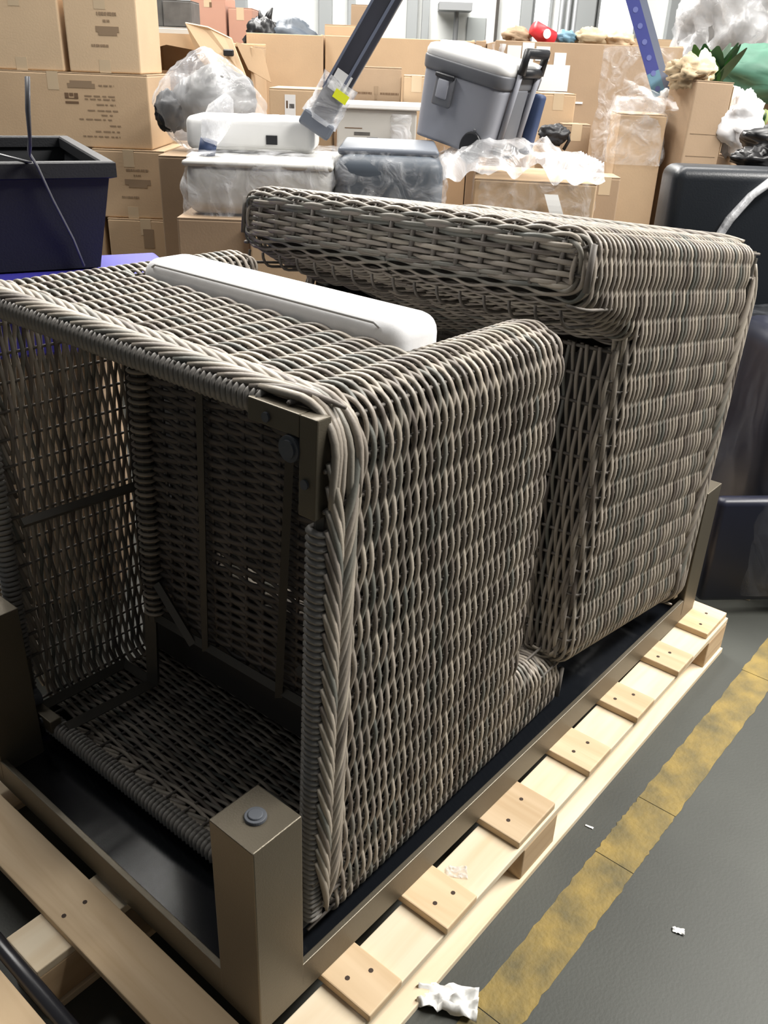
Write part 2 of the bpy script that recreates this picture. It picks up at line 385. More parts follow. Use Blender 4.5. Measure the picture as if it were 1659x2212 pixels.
# inner face of the backrest between the arms
t = .30; j = 0
while t < TA-.012:
    b = bthick(t); n = int((CW-2*wb)/STEP); xs = [wb + (CW-2*wb)*i/n for i in range(n+1)]
    m = weave_strand([Vector((x, b, t)) for x in xs], [Vector((0,1,0))]*(n+1), [Zv]*(n+1), [x for x in xs], j)
    chair_parts.append(('strand', m.mesh('strand', WICK, True), None)); t += SPC*1.15; j += 1
# top edge of the backrest: long strands over visible stakes
capz = TB-.002; nrow = 8
for r_ in range(nrow):
    b = .024 + (bthick(TB)-.048)*r_/(nrow-1); n = int((CW-.05)/(STEP)); xs = [.025 + (CW-.05)*i/n for i in range(n+1)]
    m = weave_strand([Vector((x, b, capz)) for x in xs], [Zv]*(n+1), [Vector((0,1,0))]*(n+1), [x for x in xs], r_, rt_=.0046)
    chair_parts.append(('strand', m.mesh('strand', WICK, True), None))
# arm tops
for side in (0, 1):
    for r_ in range(11):
        n = int(.66/STEP); P = []; S = []
        for i in range(n+1):
            b = .21 + .66*i/n; a = .026 + (arm_w(b)-.05)*r_/10
            P.append(Vector((a if side == 0 else CW-a, b, TA-.002))); S.append(b)
        m = weave_strand(P, [Zv]*(n+1), [Vector((1,0,0))]*(n+1), S, r_)
        chair_parts.append(('strand', m.mesh('strand', WICK, True), None))
# stakes (the hidden uprights the strands are woven on)
sk = MB()
def stake(p, n, t0, t1, T=None, r=.032):
    pts = [Vector((p.x, p.y, t0))]
    if T and t1 > T-r:
        pts.append(Vector((p.x, p.y, T-r)))
        for q in (.4, .8, 1.2, pi/2): pts.append(Vector((p.x-n.x*r*(1-math.cos(q)), p.y-n.y*r*(1-math.cos(q)), T-r+r*math.sin(q))))
    else: pts.append(Vector((p.x, p.y, t1)))
    sk.tube(pts, .0032, 5)
def at_s(path, s):
    for i in range(len(path)-1):
        if path[i][2] <= s <= path[i+1][2]:
            f = (s-path[i][2])/(path[i+1][2]-path[i][2]+1e-9); return path[i][0].lerp(path[i+1][0], f), path[i][1].lerp(path[i+1][1], f)
def stakes(path, fn):
    for j in range(math.ceil(path[0][2]/PIT), int(path[-1][2]/PIT)+1):
        r_ = at_s(path, j*PIT)
        if r_: fn(*r_)
stakes(pathA, lambda p, n: stake(p, n, .0, .27 if p.y > .86 else TA, None if p.y > .86 else (TA if p.y > .12 else None)))
stakes(pathB, lambda p, n: stake(p, n, .26, TA, TA) if (abs(p.x-CW/2) < CW/2-.005 and p.y > .15) else None)
pc = pathC(.66)
stakes(pc, lambda p, n: stake(p, n, .50, TB, TB, .03))
for j in range(int(CW/PIT)+1): sk.tube([(j*PIT, .02, capz), (j*PIT, bthick(TB)-.02, capz)], .0055, 6)
for side in (0, 1):
    for j in range(4, 17):
        b = j*PIT; a0, a1 = .02, arm_w(b)-.018
        if side: a0, a1 = CW-a0, CW-a1
        sk.tube([(a0, b, TA-.002), (a1, b, TA-.002)], .0036, 5)
for j in range(int((CW-2*wb)/PIT)+1):
    x = round(wb/PIT)*PIT + j*PIT; sk.tube([(x, bthick(.29), .29), (x, bthick(.60), .60)], .003, 5)
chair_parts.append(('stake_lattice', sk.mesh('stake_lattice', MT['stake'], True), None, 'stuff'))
bt = [(.022, .045)]
ln = MB().loft([[Vector((.03,.03,t_)), Vector((CW-.03,.03,t_)), Vector((CW-.03,bthick(t_)-.022,t_)), Vector((.03,bthick(t_)-.022,t_))] for t_ in (.30,.50,.74,TB-.022)])  # dark block added inside the backrest so the weave slits look shaded
chair_parts.append(('back_shade_fill', ln.mesh('back_shade_fill', MT['dark']), None))
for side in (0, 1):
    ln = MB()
    ln.loft([[Vector(((a_ if side == 0 else CW-a_), b_, t_)) for a_, b_ in ((.024,.20),(.024,.865),(arm_w(.865)-.024,.865),(arm_w(.25)-.024,.25))] for t_ in (.295,TA-.024)])  # same dark fill added in the hollow arms to shade their slits
    chair_parts.append(('arm_shade_fill', ln.mesh('arm_shade_fill', MT['dark']), None))
# seat deck seen from below: rows of dark weave on rods
sw = MB(); j = 0; b = .215; s_t = .235
while b < .86:
    n = 46; xs = [.09 + (.69-.09)*i/n for i in range(n+1)]
    m = weave_strand([Vector((x, b + .002*math.sin(x*9+b*40), s_t + .002*math.sin(b*7))) for x in xs], [-Zv]*(n+1), [Vector((0,1,0))]*(n+1), xs, j, sides=5, rt_=.0060, pit=.045)
    sw.add(m.v, m.f); b += .0108; j += 1
for i in range(14): sw.tube([(.10+.045*i, .21, s_t), (.10+.045*i, .86, s_t)], .0035, 5)
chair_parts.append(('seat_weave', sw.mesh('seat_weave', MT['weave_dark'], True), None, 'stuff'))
def part(name, m, mt, smooth=False): chair_parts.append((name, m.mesh(name, MT[mt], smooth), None))
def bar(p0, p1, wd, mt='frame_in', name='frame_bar'):
    m = MB(); m.tube([p0, p1], wd, 4); chair_parts.append((name, m.mesh(name, MT[mt], False), None))
bar((.505, .86, .216), (.52, .205, .216), .008); bar((.275, .86, .214), (.305, .205, .214), .010)
bar((.665, .30, .214), (.555, .202, .214), .010); bar((.09, .215, .222), (.70, .205, .222), .011)
bar((.085, .20, .21), (.25, .30, .21), .009)
bar((.815, .455, .03), (.80, .455, .30), .011)
bar((.715, .030, .012), (.705, .030, .215), .014); bar((.81, .030, .012), (.81, .030, .215), .014)
bar((.705, .030, .215), (.705, .215, .222), .016); bar((.705, .03, .215), (.81, .03, .215), .012)
bar((.03, .455, .03), (.03, .455, .30), .011)
# wrapped posts at the sides of the seat deck
pw = MB().tube([(.69, .20, .222), (.69, .86, .222)], .016, 8); part('seat_rail', pw, 'frame_in')
wr = MB().tube([(.019*math.cos(q), 0, .019*math.sin(q)) for q in [2*pi*i/10 for i in range(11)]], .0042, 4).mesh('rail_wrap', WICK, True)
for i in range(44): chair_parts.append(('rail_wrap', wr, Matrix.Translation((.69, .22+.0145*i, .222)) @ Matrix.Rotation(.12, 4, 'X')))
# rim: bar wrapped with flat strand round the bottom edge
ri = .014
for p0, p1 in (((ri,.03,.012),(ri,.87,.012)), ((CW-ri,.03,.012),(CW-ri,.87,.012)), ((.03,ri,.012),(CW-.03,ri,.012)), ((.03,CDp-ri,.012),(CW-.03,CDp-ri,.012))):
    chair_parts.append(('rim_bar', MB().tube([p0, p1], .010, 6).mesh('rim_bar', MT['frame_in']), None))
def squircle(n=12, a=.0135):
    r = []
    for i in range(n+1):
        q = 2*pi*i/n; c, s = math.cos(q), math.sin(q)
        r.append((a*math.copysign(abs(c)**.6, c), a*math.copysign(abs(s)**.6, s)))
    return r
wrapx = MB().tube([(x, 0, z) for x, z in squircle()], [.0052]*13, 5, 1.0).mesh('rim_wrap', MT['wrap'], True)
def wraps(p0, p1, n, rot):
    for i in range(n):
        q = Vector(p0).lerp(Vector(p1), (i+.5)/n)
        chair_parts.append(('rim_wrap', wrapx, Matrix.Translation(q) @ Matrix.Rotation(rot, 4, 'Z') @ Matrix.Rotation(.10, 4, 'X')))
wraps((ri,.04,.011), (ri,.745,.011), 66, 0); wraps((CW-ri,.04,.011), (CW-ri,.745,.011), 62, 0)
wraps((.11,CDp-ri,.011), (CW-.11,CDp-ri,.011), 62, pi/2); wraps((.10,ri,.011), (CW-.10,ri,.011), 62, pi/2)
# braided border on the outside just above the rim
bl = [i/8 for i in range(9)]
def braid_mesh(sgn):
    pts = [(.0, .029 + sgn*(.029*(1-f)**1.05 - .003), .0088*math.sin(pi*(f*.85+.08)) - .001) for f in bl]
    pts = [(f*.135, z, o) for f, (_, z, o) in zip(bl, pts)]
    return MB().tube([(x, o, z) for x, z, o in pts], [.0024+.0038*math.sin(pi*min(1, f*.9+.1))**.8 for f in bl], 6).mesh('braid_strand', WICK, True)
bm = [braid_mesh(1), braid_mesh(-1)]
def braid(p0, d, nrm, L, pitch=.030):
    d = Vector(d); nrm = Vector(nrm); n = int((L-.075)/pitch)
    for i in range(n):
        for kk in (0, 1):
            o = Vector(p0) + d*(i*pitch + kk*pitch*.5) + nrm*.001
            M = Matrix(((d.x, nrm.x, 0, o.x), (d.y, nrm.y, 0, o.y), (0, 0, 1, o.z), (0,0,0,1)))
            chair_parts.append(('braid_strand', bm[kk], M))
braid((0, CDp-.045, .001), (0,-1,0), (-1,0,0), .79); braid((CW-.03, CDp, .001), (-1,0,0), (0,1,0), .80); braid((.03, 0, .001), (1,0,0), (0,-1,0), .78); braid((CW, .03, .001), (0,1,0), (1,0,0), .79)
for i in range(5):      # strands that carry the braid round the front corners
    for side in (0, 1):
        pts = []
        for j in range(13):
            f = j/12; q = pi/2*min(1, max(0, (f-.2)/.6)); rr = RF; o_ = .006+.003*math.sin(pi*f)
            if f < .2: x_, y_ = rr + (.2-f)*.30, -o_
            elif f > .8: x_, y_ = -o_, rr + (f-.8)*.30
            else: x_, y_ = rr-(rr+o_)*math.sin(q), rr-(rr+o_)*math.cos(q)
            pts.append(Vector(((x_ if side == 0 else CW-x_), CDp-y_, .006 + .0115*i + .006*math.sin(pi*f*1.0+i))))
        chair_parts.append(('braid_strand', MB().tube(pts, [.0035]+[.0055]*11+[.0035], 6).mesh('braid_strand', WICK, True), None))
# corner brackets with levelling feet (on the bottom)
def bracket(cx, cy, sx, sy):
    m = MB()
    def bx(x0, x1, y0, y1): m.box((min(cx+sx*x0, cx+sx*x1), min(cy+sy*y0, cy+sy*y1), -.010), (max(cx+sx*x0, cx+sx*x1), max(cy+sy*y0, cy+sy*y1), .014))
    bx(.004, .034, .004, .135); bx(.034, .125, .004, .034)
    chair_parts.append(('corner_bracket', m.mesh('corner_bracket', MT['frame']), None, None, .002))
    f = MB().cyl((cx+sx*.050, cy+sy*.052, .010), (0,0,-1), .0185, .022, 24, .017)
    f.cyl((cx+sx*.050, cy+sy*.052, -.012), (0,0,-1), .012, .003, 20)
    chair_parts.append(('foot', f.mesh('foot', MT['pad']), None))
    for u_, v_ in ((.09,.022),(.022,.09)):
        chair_parts.append(('bracket_screw', MB().cyl((cx+sx*u_, cy+sy*v_, -.010), (0,0,-1), .0065, .003, 12).mesh('bracket_screw', MT['pad']), None))
for cx, cy, sx, sy in ((0,CDp,1,-1),(CW,CDp,-1,-1),(.012,.012,1,1),(CW-.012,.012,-1,1)): bracket(cx, cy, sx, sy)
def put_chair(label, M, skip=()):
    t = thing('wicker_armchair', label, 'armchair', M, 'wicker armchairs stacked on the table')
    for pr in chair_parts:
        if pr[0] in skip: continue
        o = link(pr[0], pr[1], t, M=pr[2], bevel=pr[4] if len(pr) > 4 else 0)
        if len(pr) > 3 and pr[3]: o['kind'] = pr[3]
    return t
# chair lying on its back: local x->Y, y->Z, z->X
M1r = Matrix(((0,0,1,0), (1,0,0,0), (0,1,0,0), (0,0,0,1)))
M1 = Matrix.Translation((.1316, .0257, TZ-.0085)) @ Matrix.Rotation(math.radians(1.7), 4, 'Z') @ Matrix.Rotation(math.radians(1.2), 4, 'Y') @ Matrix.Rotation(math.radians(.7), 4, 'X') @ M1r @ Matrix.Diagonal((.965, 1, 1.035, 1))
put_chair('grey brown wicker armchair lying on its back with hollow underside facing out', M1)
# chair lying on its front, tipped a little: local x->Y, y->-Z, z->-X
M2r = Matrix(((0,0,-1,0), (1,0,0,0), (0,-1,0,0), (0,0,0,1)))
M2 = Matrix.Translation((1.586, .0207, TZ+.9156)) @ Matrix.Rotation(math.radians(-1.80), 4, 'Z') @ Matrix.Rotation(math.radians(7.77), 4, 'Y') @ Matrix.Rotation(math.radians(-1.55), 4, 'X') @ M2r @ Matrix.Diagonal((1.02, 1, 1, 1))
put_chair('wicker armchair lying face down behind with its backrest on top', M2, ('rim_wrap', 'rail_wrap', 'bracket_screw'))

# seat cushion standing in the first chair
def rbox(sx, sy, sz, r, seg=5, puff=0):
    """rounded box as a lofted superellipse-like shell, with puffed faces"""
    m = MB(); import bmesh
    bm_ = bmesh.new(); bmesh.ops.create_cube(bm_, size=1)
    for v in bm_.verts: v.co = Vector((v.co.x*sx, v.co.y*sy, v.co.z*sz))
    bmesh.ops.bevel(bm_, geom=list(bm_.edges), offset=r, segments=seg, profile=.5, affect='EDGES')
    if puff:
        bmesh.ops.subdivide_edges(bm_, edges=[e for e in bm_.edges if e.calc_length() > max(sx,sy,sz)*.12], cuts=7, use_grid_fill=True)
        for v in bm_.verts:
            x, y, z = 2*v.co.x/sx, 2*v.co.y/sy, 2*v.co.z/sz
            f = puff*(1-x**4)*(1-y**4)
            if abs(z) > .7: v.co.z += math.copysign(f, z)
    bm_.verts.index_update()
    m.v = [tuple(v.co) for v in bm_.verts]; m.f = [tuple(v.index for v in f.verts) for f in bm_.faces]; bm_.free(); return m
cu = thing('seat_cushion', 'white fabric seat cushion standing on edge inside the front wicker chair', 'cushion', Matrix.Translation((.482, .448, TZ+.640)))
rbox(.115, .62, .56, .03, 5).build('cushion_pad', MT['cushion'], cu, True)
MB().tube([(-.0535, -.272, .268)] + [(-.0540, y, .2735) for y in (-.262,-.15,0,.15,.262)] + [(-.0535, .272, .268)], .0022, 6).build('piping', MT['piping'], cu, True)
#BACKGROUND#
# ------------------------------------------------------------------ goods behind
def BM(lat, dep, z, yaw=0, rx=0, ry=0): return TR(BG(lat, dep, z), BYAW+yaw, rx, ry)
def carton(label, l0, l1, dep, z0, z1, d=.38, mt='card', yaw=0, prints=(), group=None, tape=True, name='cardboard_box', cat='box', lean=0, toplid=None):
    wd = l1-l0; h = z1-z0
    t = thing(name, label, cat, BM((l0+l1)/2, dep, z0, yaw, ry=lean), group)
    b = MB().box((-wd/2, 0, 0), (wd/2, d, h-.004)).build('body', MT[mt], t, bevel=.006, seg=2)
    MB().box((-wd/2+.001, .001, h-.004), (wd/2-.001, d/2-.0015, h)).build('top_flap', MT[mt], t)
    MB().box((-wd/2+.001, d/2+.0015, h-.004), (wd/2-.001, d-.001, h)).build('top_flap', MT[mt], t)
    if tape:
        m = MB().loft([[Vector((-.024,y,z)), Vector((.024,y,z)), Vector((.024,y2,z2)), Vector((-.024,y2,z2))] for y, z, y2, z2 in ((-.0008,h-.07,0,h-.07),(-.0008,h+.0008,0,h),(d,h+.0008,d,h))]); m.build('tape', MT['tape'], t)
        MB().box((-.024, -.0008, 0), (.024, 0, .05)).build('tape', MT['tape'], t)
    if prints:
        small = {}
        for x0, y0, x1, y1, q in prints:
            bx_ = ((x0*wd-wd/2, -.0012, y0*h), (x1*wd-wd/2, -.0002, y1*h))
            if (x1-x0)*wd < .055 and q in ('ink', 'ink_d'): small.setdefault(q, MB()).box(*bx_)
            else: MB().box(*bx_).build('printed_mark', MT[q], t)
        for q, m in small.items(): m.build('print_lines', MT[q], t)['kind'] = 'stuff'
    return t
def dashes(x0, x1, y0, y1, seed, q='ink'):
    r = random.Random(seed); out = []; x = x0
    while x < x1:
        l = r.uniform(.012, .04); out.append((x, y0, min(x+l, x1), y1, q)); x += l + r.uniform(.006, .014)
    return out
def lump(radii, amp, freq, seed, nu=40, nv=26, ridge=True):
    def fn(u, v):
        th = u*2*pi; ph = v*pi; d = Vector((math.cos(th)*math.sin(ph), math.sin(th)*math.sin(ph), math.cos(ph)))
        n = noise.noise(d*freq + Vector((seed*7.3, seed, 0))); n2 = noise.noise(d*freq*2.7 + Vector((seed, 3, seed)))
        k = 1 + amp*(n + .5*(1-2*abs(n2) if ridge else n2))
        return Vector((d.x*radii[0], d.y*radii[1], d.z*radii[2]))*k
    return MB().grid(fn, nu, nv)
def film_around(name, M, lo, hi, mt, amp=.012, seed=1, parent=None, flare=0, freq=9, nz=16, top=True, r=.05):
    lo, hi = Vector(lo), Vector(hi)
    path = rpoly([((lo.x+hi.x)/2, lo.y), (lo.x, lo.y), (lo.x, hi.y), (hi.x, hi.y), (hi.x, lo.y), ((lo.x+hi.x)/2, lo.y)], [0,r,r,r,r,0], .022)
    rings = []
    for i in range(nz+1):
        z = lo.z + (hi.z-lo.z)*i/nz; ring = []
        for p, n, s in path[:-1]:
            q = Vector((p.x, p.y, z)); dd = amp*(1-2*abs(noise.noise(Vector((q.x*freq+seed, q.y*freq, z*freq*2.2)))))
            dd += flare*(i/nz)**3*max(0, noise.noise(Vector((q.x*5+seed*3, q.y*5, 1.7))))*2
            ring.append(q - Vector((n.x, n.y, 0))*-dd)
        rings.append(ring)
    if top:
        c = Vector(((lo.x+hi.x)/2, (lo.y+hi.y)/2, hi.z)); last = rings[-1]
        for f in (.93, .8, .6, .35, .1):
            rings.append([Vector((c.x+(q.x-c.x)*f, c.y+(q.y-c.y)*f, hi.z + amp*1.2*(1-2*abs(noise.noise(Vector((q.x*f*freq+seed, q.y*f*freq, seed))))))) for q in last])
    m = MB(); m.loft(rings, True, False)
    o = m.build(name, mt, parent, True)
    if parent is None: o.matrix_world = M
    return o
def sheet(fn, nu, nv, name, mt, parent=None): return MB().grid(fn, nu, nv).build(name, mt, parent, True)

# --- left stack of cartons
P1 = dashes(.45,.72,.70,.74,1) + dashes(.53,.62,.62,.65,2) + [(.42,.50,.74,.57,'ink'),(.45,.46,.71,.50,'ink')] + dashes(.34,.58,.32,.35,3)
carton('plain kraft carton at the top left beside the printed one', -1.80,-1.44,4.16,1.372,1.68,.4,'card_l',prints=[(.0,.35,.05,.6,'ink')])
carton('kraft carton with oval printed mark, topmost of the left stack', -1.415,-1.112,4.16,1.373,1.68,.4,'card_l',yaw=.02,prints=P1)
pr = [(.575,.80,.72,.86,'ink'),(.59,.86,.705,.895,'ink')] + dashes(.74,.82,.83,.85,4) + [(.555,.66,.575,.73,'ink_d'),(.58,.69,.60,.73,'ink_d'),(.605,.66,.625,.73,'ink_d'),(.555,.655,.625,.665,'ink_d'),(.555,.59,.625,.62,'ink_d')]
for i, (a, b, y) in enumerate(((.66,.82,.69),(.66,.82,.65),(.72,.82,.58),(.67,.83,.50),(.74,.80,.44),(.62,.80,.38),(.78,.84,.30),(.70,.83,.22),(.63,.83,.15))): pr += dashes(a, b, y, y+.018, 20+i)
carton('wide kraft carton with several lines of print, second row of left stack', -1.90,-1.085,4.15,1.074,1.371,.42,'card',prints=pr)
carton('kraft carton with oval printed mark behind the black planter, third row', -1.352,-1.03,4.13,.784,1.072,.4,'card',yaw=-.01,prints=dashes(.45,.76,.70,.73,7)+dashes(.55,.65,.63,.65,8)+[(.42,.50,.78,.58,'ink'),(.47,.46,.73,.50,'ink')]+dashes(.36,.6,.30,.33,9))
carton('kraft carton seen left of the third row behind the planter', -1.72,-1.372,4.15,.784,1.072,.4,'card')
carton('kraft carton at the bottom of the left stack above the blue tote', -1.31,-.965,4.12,.500,.782,.4,'card',prints=[(.46,.55,.60,.85,'ink')])
carton('kraft carton half hidden by the planter in the fourth row', -1.70,-1.335,4.14,.500,.782,.4,'card')
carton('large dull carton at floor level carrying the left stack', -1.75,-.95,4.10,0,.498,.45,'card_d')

# --- planter, blue tote and strap
e1 = Vector((-.454, .891)); e2 = Vector((-.891, -.454))
def PL(u, v, z, o=(-.696, 2.30)): return BG(o[0]+e1.x*u+e2.x*v, o[1]+e1.y*u+e2.y*v, z)
pt = thing('planter_box', 'black rectangular plastic planter standing on the blue tote at left', 'planter')
LU, LV, zt, zb = .78, .62, 1.212, .949
def ringp(off, z): return [PL(off, off, z), PL(LU-off, off, z), PL(LU-off, LV-off, z), PL(off, LV-off, z)]
MB().loft([ringp(.055, zb), ringp(.016, zt-.035)], caps=False).add(ringp(.055, zb), [(0,1,2,3)]).build('planter_wall', MT['planter'], pt)
MB().loft([ringp(.019, zt-.03), ringp(.055, zb+.05)], caps=False).add(ringp(.055, zb+.05), [(0,1,2,3)]).build('planter_liner', MT['planter_in'], pt)
MB().loft([ringp(.014, zt-.040), ringp(0, zt-.036), ringp(0, zt-.003), ringp(.004, zt), ringp(.03, zt), ringp(.034, zt-.004), ringp(.034, zt-.03)], caps=False).build('rim', MT['planter'], pt)
tt = thing('storage_tote', 'bright blue plastic tote lid under the black planter', 'tote')
def TL(u, v, z): return PL(u, v, z, (-.700, 2.545))
MB().loft([[TL(-.42,.03,.80),TL(-.02,.03,.80),TL(-.02,.85,.80),TL(-.42,.85,.80)], [TL(-.46,0,.915),TL(.0,0,.915),TL(.0,.9,.915),TL(-.46,.9,.915)]]).build('tote_body', MT['blue'], tt, bevel=.01)
MB().loft([[TL(-.48,-.02,.915),TL(.02,-.02,.915),TL(.02,.92,.915),TL(-.48,.92,.915)], [TL(-.48,-.02,.944),TL(.02,-.02,.944),TL(.02,.92,.944),TL(-.48,.92,.944)]]).build('tote_lid', MT['blue'], tt, bevel=.008)
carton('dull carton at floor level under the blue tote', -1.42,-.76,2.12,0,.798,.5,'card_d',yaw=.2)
sp = MB()
sp.tube([BG(-.79,2.05,1.40), BG(-.795,2.04,1.335), BG(-.80,2.04,1.27), PL(-.02,.20,1.235), PL(-.014,.185,1.205), PL(-.008,.16,1.13), PL(.02,.12,1.03), PL(.03,.10,.96)], .0095, 6, .35)
sb = sp.build('plastic_strap', MT['strap'], smooth=True); tag(sb, 'grey plastic strap with a loose upright end over the planter rim', 'strap')
sp2 = MB().tube([PL(-.012,.20,1.214), PL(.2,.28,1.22), PL(.45,.36,1.225), PL(.78,.45,1.214)], .006, 6, .4).build('plastic_strap', MT['strap'], smooth=True)
tag(sp2, 'thin grey strap drawn across the open top of the black planter', 'strap')

# --- middle row: wrapped resin boxes on cartons
carton('film covered brown carton below the pale grey resin box, left one', -.745,-.497,3.09,.5,.96,.45,'card_d',tape=False)
carton('film covered kraft carton between the two wicker chairs', -.492,-.262,3.06,.5,.96,.45,'card')
carton('kraft carton hidden below the slate grey resin box', -.257,.20,3.09,.5,.96,.45,'card')
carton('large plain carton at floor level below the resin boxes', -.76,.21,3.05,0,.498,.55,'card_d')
lb = thing('storage_bin', 'pale grey rounded resin bin wrapped in clear film', 'bin', BM(-.472, 3.40, 1.052))
rbox(.50, .52, .176, .045, 4).build('bin_body', MT['grey_l'], lb, True)
rbox(.512, .532, .02, .009, 2).build('bin_lip', MT['grey_l'], lb, True).location = (0, 0, .078)
film_around('stretch_film', None, (-.275,-.275,-.09), (.262,.275,.10), FILM, .010, 3, lb, flare=.05)
db = thing('deck_box', 'slate grey rounded deck box with a flat lid, wrapped in film', 'deck box', BM(-.028, 3.40, 1.068))
rbox(.37, .52, .212, .05, 4).build('bin_body', MT['grey_d'], db, True)
rbox(.345, .46, .026, .012, 3).build('lid', MT['grey_m'], db, True).location = (-.005, .02, .114)
film_around('stretch_film', None, (-.198,-.275,-.105), (.205,.275,.118), FILM_T, .010, 5, db, flare=.03, top=False)
wi = thing('white_bin', 'white rounded plastic bin lying on the pale grey wrapped bin', 'bin', BM(-.535, 3.52, 1.207))
rbox(.46, .26, .112, .026, 4).build('bin_shell', MT['white'], wi, True)
MB().box((.06,-.134,-.03), (.10,-.128,.0)).build('slot', MT['black'], wi)
sheet(lambda u, v: Vector((-.1+.4*u, -.14+.2*v, .058+.012*noise.noise(Vector((u*6, v*6, 1))))), 18, 10, 'film_scrap', FILM_W, wi)
ft = thing('wrapped_tube', 'film wrapped tube with a dark end standing by the white bin', 'tube', BM(-.675, 3.30, 1.142))
MB().tube([(0,0,.0),(.012,0,.05)], .030, 14).build('dark_end', MT['navy'], ft, True)
m = MB(); pts = [(.012,0,.045),(.03,0,.09),(.06,.01,.14),(.085,.01,.19)]
m.tube(pts, [.036,.045,.046,.02], 14); m.v = [tuple(Vector(v)+Vector((1,1,0))*.012*noise.noise(Vector(v)*40)) for v in m.v]
m.build('film_sleeve', FILM_W, ft, True)
# sloping post
po = thing('square_post', 'dark grey square post leaning up from the deck box lid, film round its foot', 'post')
pdir = (BG(-.045,3.38,1.65)-BG(-.315,3.38,1.205)).normalized(); px = Ff.cross(pdir).normalized(); p0 = BG(-.315,3.38,1.212)
def PO(a, b, s): return p0 + px*a + Ff*b + pdir*s
def pbox(m, a0, a1, b0, b1, s0, s1): return m.loft([[PO(a0,b0,s),PO(a1,b0,s),PO(a1,b1,s),PO(a0,b1,s)] for s in (s0, s1)])
pbox(MB(), -.042,.042,-.042,.042,.045,1.25).build('shaft', MT['post'], po, bevel=.006)
pbox(pbox(MB(), -.0445,-.036,-.046,.0,.16,1.24), .012,.022,-.0455,-.04,.16,1.24).build('edge_bead', MT['guard_g'], po)
pbox(MB(), -.060,.060,-.055,.055,.02,.075).build('foot_bracket', MT['grey_m'], po, bevel=.01)
m = MB(); m.loft([[PO(q[0],q[1],s)+px*.016*noise.noise(Vector((i*1.7,s*30,2))) for i,q in enumerate([(.058*math.cos(a)*1.1,.058*math.sin(a)*1.1) for a in [2*pi*k_/18 for k_ in range(18)]])] for s in (.06,.09,.12,.15,.18,.21)], True, False); m.build('film_sleeve', FILM_W, po, True)
pbox(MB(), -.03,.03,-.0452,-.0442,.17,.24).build('paper_label', MT['label'], po)
pbox(MB(), .0,.052,-.0665,-.0650,.155,.185).build('yellow_tag', MT['ybright'], po)
# bag of dark goods
carton('brown carton behind the white bin carrying the clear bag', -.94,-.55,3.66,0,1.10,.43,'card_d')
bg = thing('clear_bag', 'clear plastic bag bulging with dark grey goods beside the left stack', 'bag', BM(-.785, 3.94, 1.285))
lump((.155,.12,.13), .25, 1.6, 4).build('dark_goods', MT['graygoods'], bg, True).location = (.03,.0,-.01)
lump((.06,.05,.07), .3, 2.0, 9).build('black_goods', MT['black'], bg, True).location = (-.145,-.05,-.04)
m = lump((.225,.18,.19), .09, 1.7, 6, 64, 44); m.v = [(x*(1-.42*max(0,z)/.19) + .01*noise.noise(Vector((x*30,y*30,z*9))), y*(1-.3*max(0,z)/.19), z) for x, y, z in m.v]
m.build('bag_film', FILM_BAG, bg, True)

# --- cooler on film covered carton
ccar = carton('kraft carton under the grey cooler, film pulled over its top', .285,.735,3.43,.5,1.085,.48,'card',yaw=-.10,tape=False)
carton('large carton at floor level under the cooler carton', .25,.78,3.40,0,.498,.5,'card_d')
fp = sheet(lambda u, v: BG(.10+.66*u, 3.405+.52*v, 1.105 + (.12*math.sin(pi*min(1,u*1.15))*math.sin(pi*min(1,.15+v)) )*(.55+.9*abs(noise.noise(Vector((u*5,v*5,2))))) - .10*max(0,.12-v)/.12*(.6+.7*noise.noise(Vector((u*9,0,5))))+ .022*(1-2*abs(noise.noise(Vector((u*9,v*9,7))))) + .03*u), 60, 40, 'stretch_film', FILM_W)
tag(fp, 'crumpled milky stretch film heaped under the grey cooler', 'film')
film_around('stretch_film', None, (-.235,-.012,.30), (.235,.49,.585), FILM_T, .008, 8, ccar, top=False)
MB().grid(lambda u, v: Vector((.09, -.018, .485)) + Vector((-.055+.05*u+.06*(1-v), -.012-.01*math.sin(v*3), -.09+.15*v)), 3, 8).build('loose_strip', MT['paper'], ccar)
co = thing('wheeled_cooler', 'grey wheeled cooler with white lid and black pull handle, tilted', 'cooler', BM(.262, 3.68, 1.185, -.62, ry=math.radians(11.5)) @ Matrix.Diagonal((.88, .92, 1.08, 1)))
def tap(z): return 1 + .10*z/.28
def crng(z, g=0): 
    p = rpoly([(0,-.15),(-.185,-.15),(-.185,.15),(.185,.15),(.185,-.15),(0,-.15)], [0,.045,.045,.045,.045,0], .02)
    return [Vector((q.x*tap(z)*(1+g), q.y*tap(z)*(1+g), z)) for q, n, s in p[:-1]]
MB().loft([crng(z) for z in (0,.01,.10,.20,.222)]).build('cooler_body', MT['cool'], co, True)
MB().loft([crng(.216,.02), crng(.222,.035), crng(.252,.04), crng(.258,.03)]).build('lid_rim', MT['cool_d'], co, True)
MB().loft([crng(.256,.02), crng(.275,.02), crng(.290,-.02), crng(.296,-.10)]).build('lid', MT['white'], co, True)
for x in (-.12, .03): rbox(.10,.18,.014,.006,2).build('lid_ridge', MT['white'], co, True).location = (x, -.02, .298)
lt = rbox(.09,.022,.10,.008,2).build('latch', MT['cool_d'], co, True); lt.location = (-.06,-.172,.165)
rbox(.055,.012,.06,.005,2).build('latch_face', MT['cool'], lt, True).location = (0,-.010,.005)
rbox(.095,.014,.014,.005,2).build('latch_bar', MT['black'], lt, True).location = (0,-.010,.045)
for y in (-.155, .155):
    MB().cyl((.12, y-.012, .02), (0,1,0), .052, .024, 24).build('wheel', MT['black'], co, bevel=.006)
    rbox(.012,.008,.012,.003,1).build('wheel_arch', MT['cool_d'], co).location = (.12, y, .075)
hd = MB()
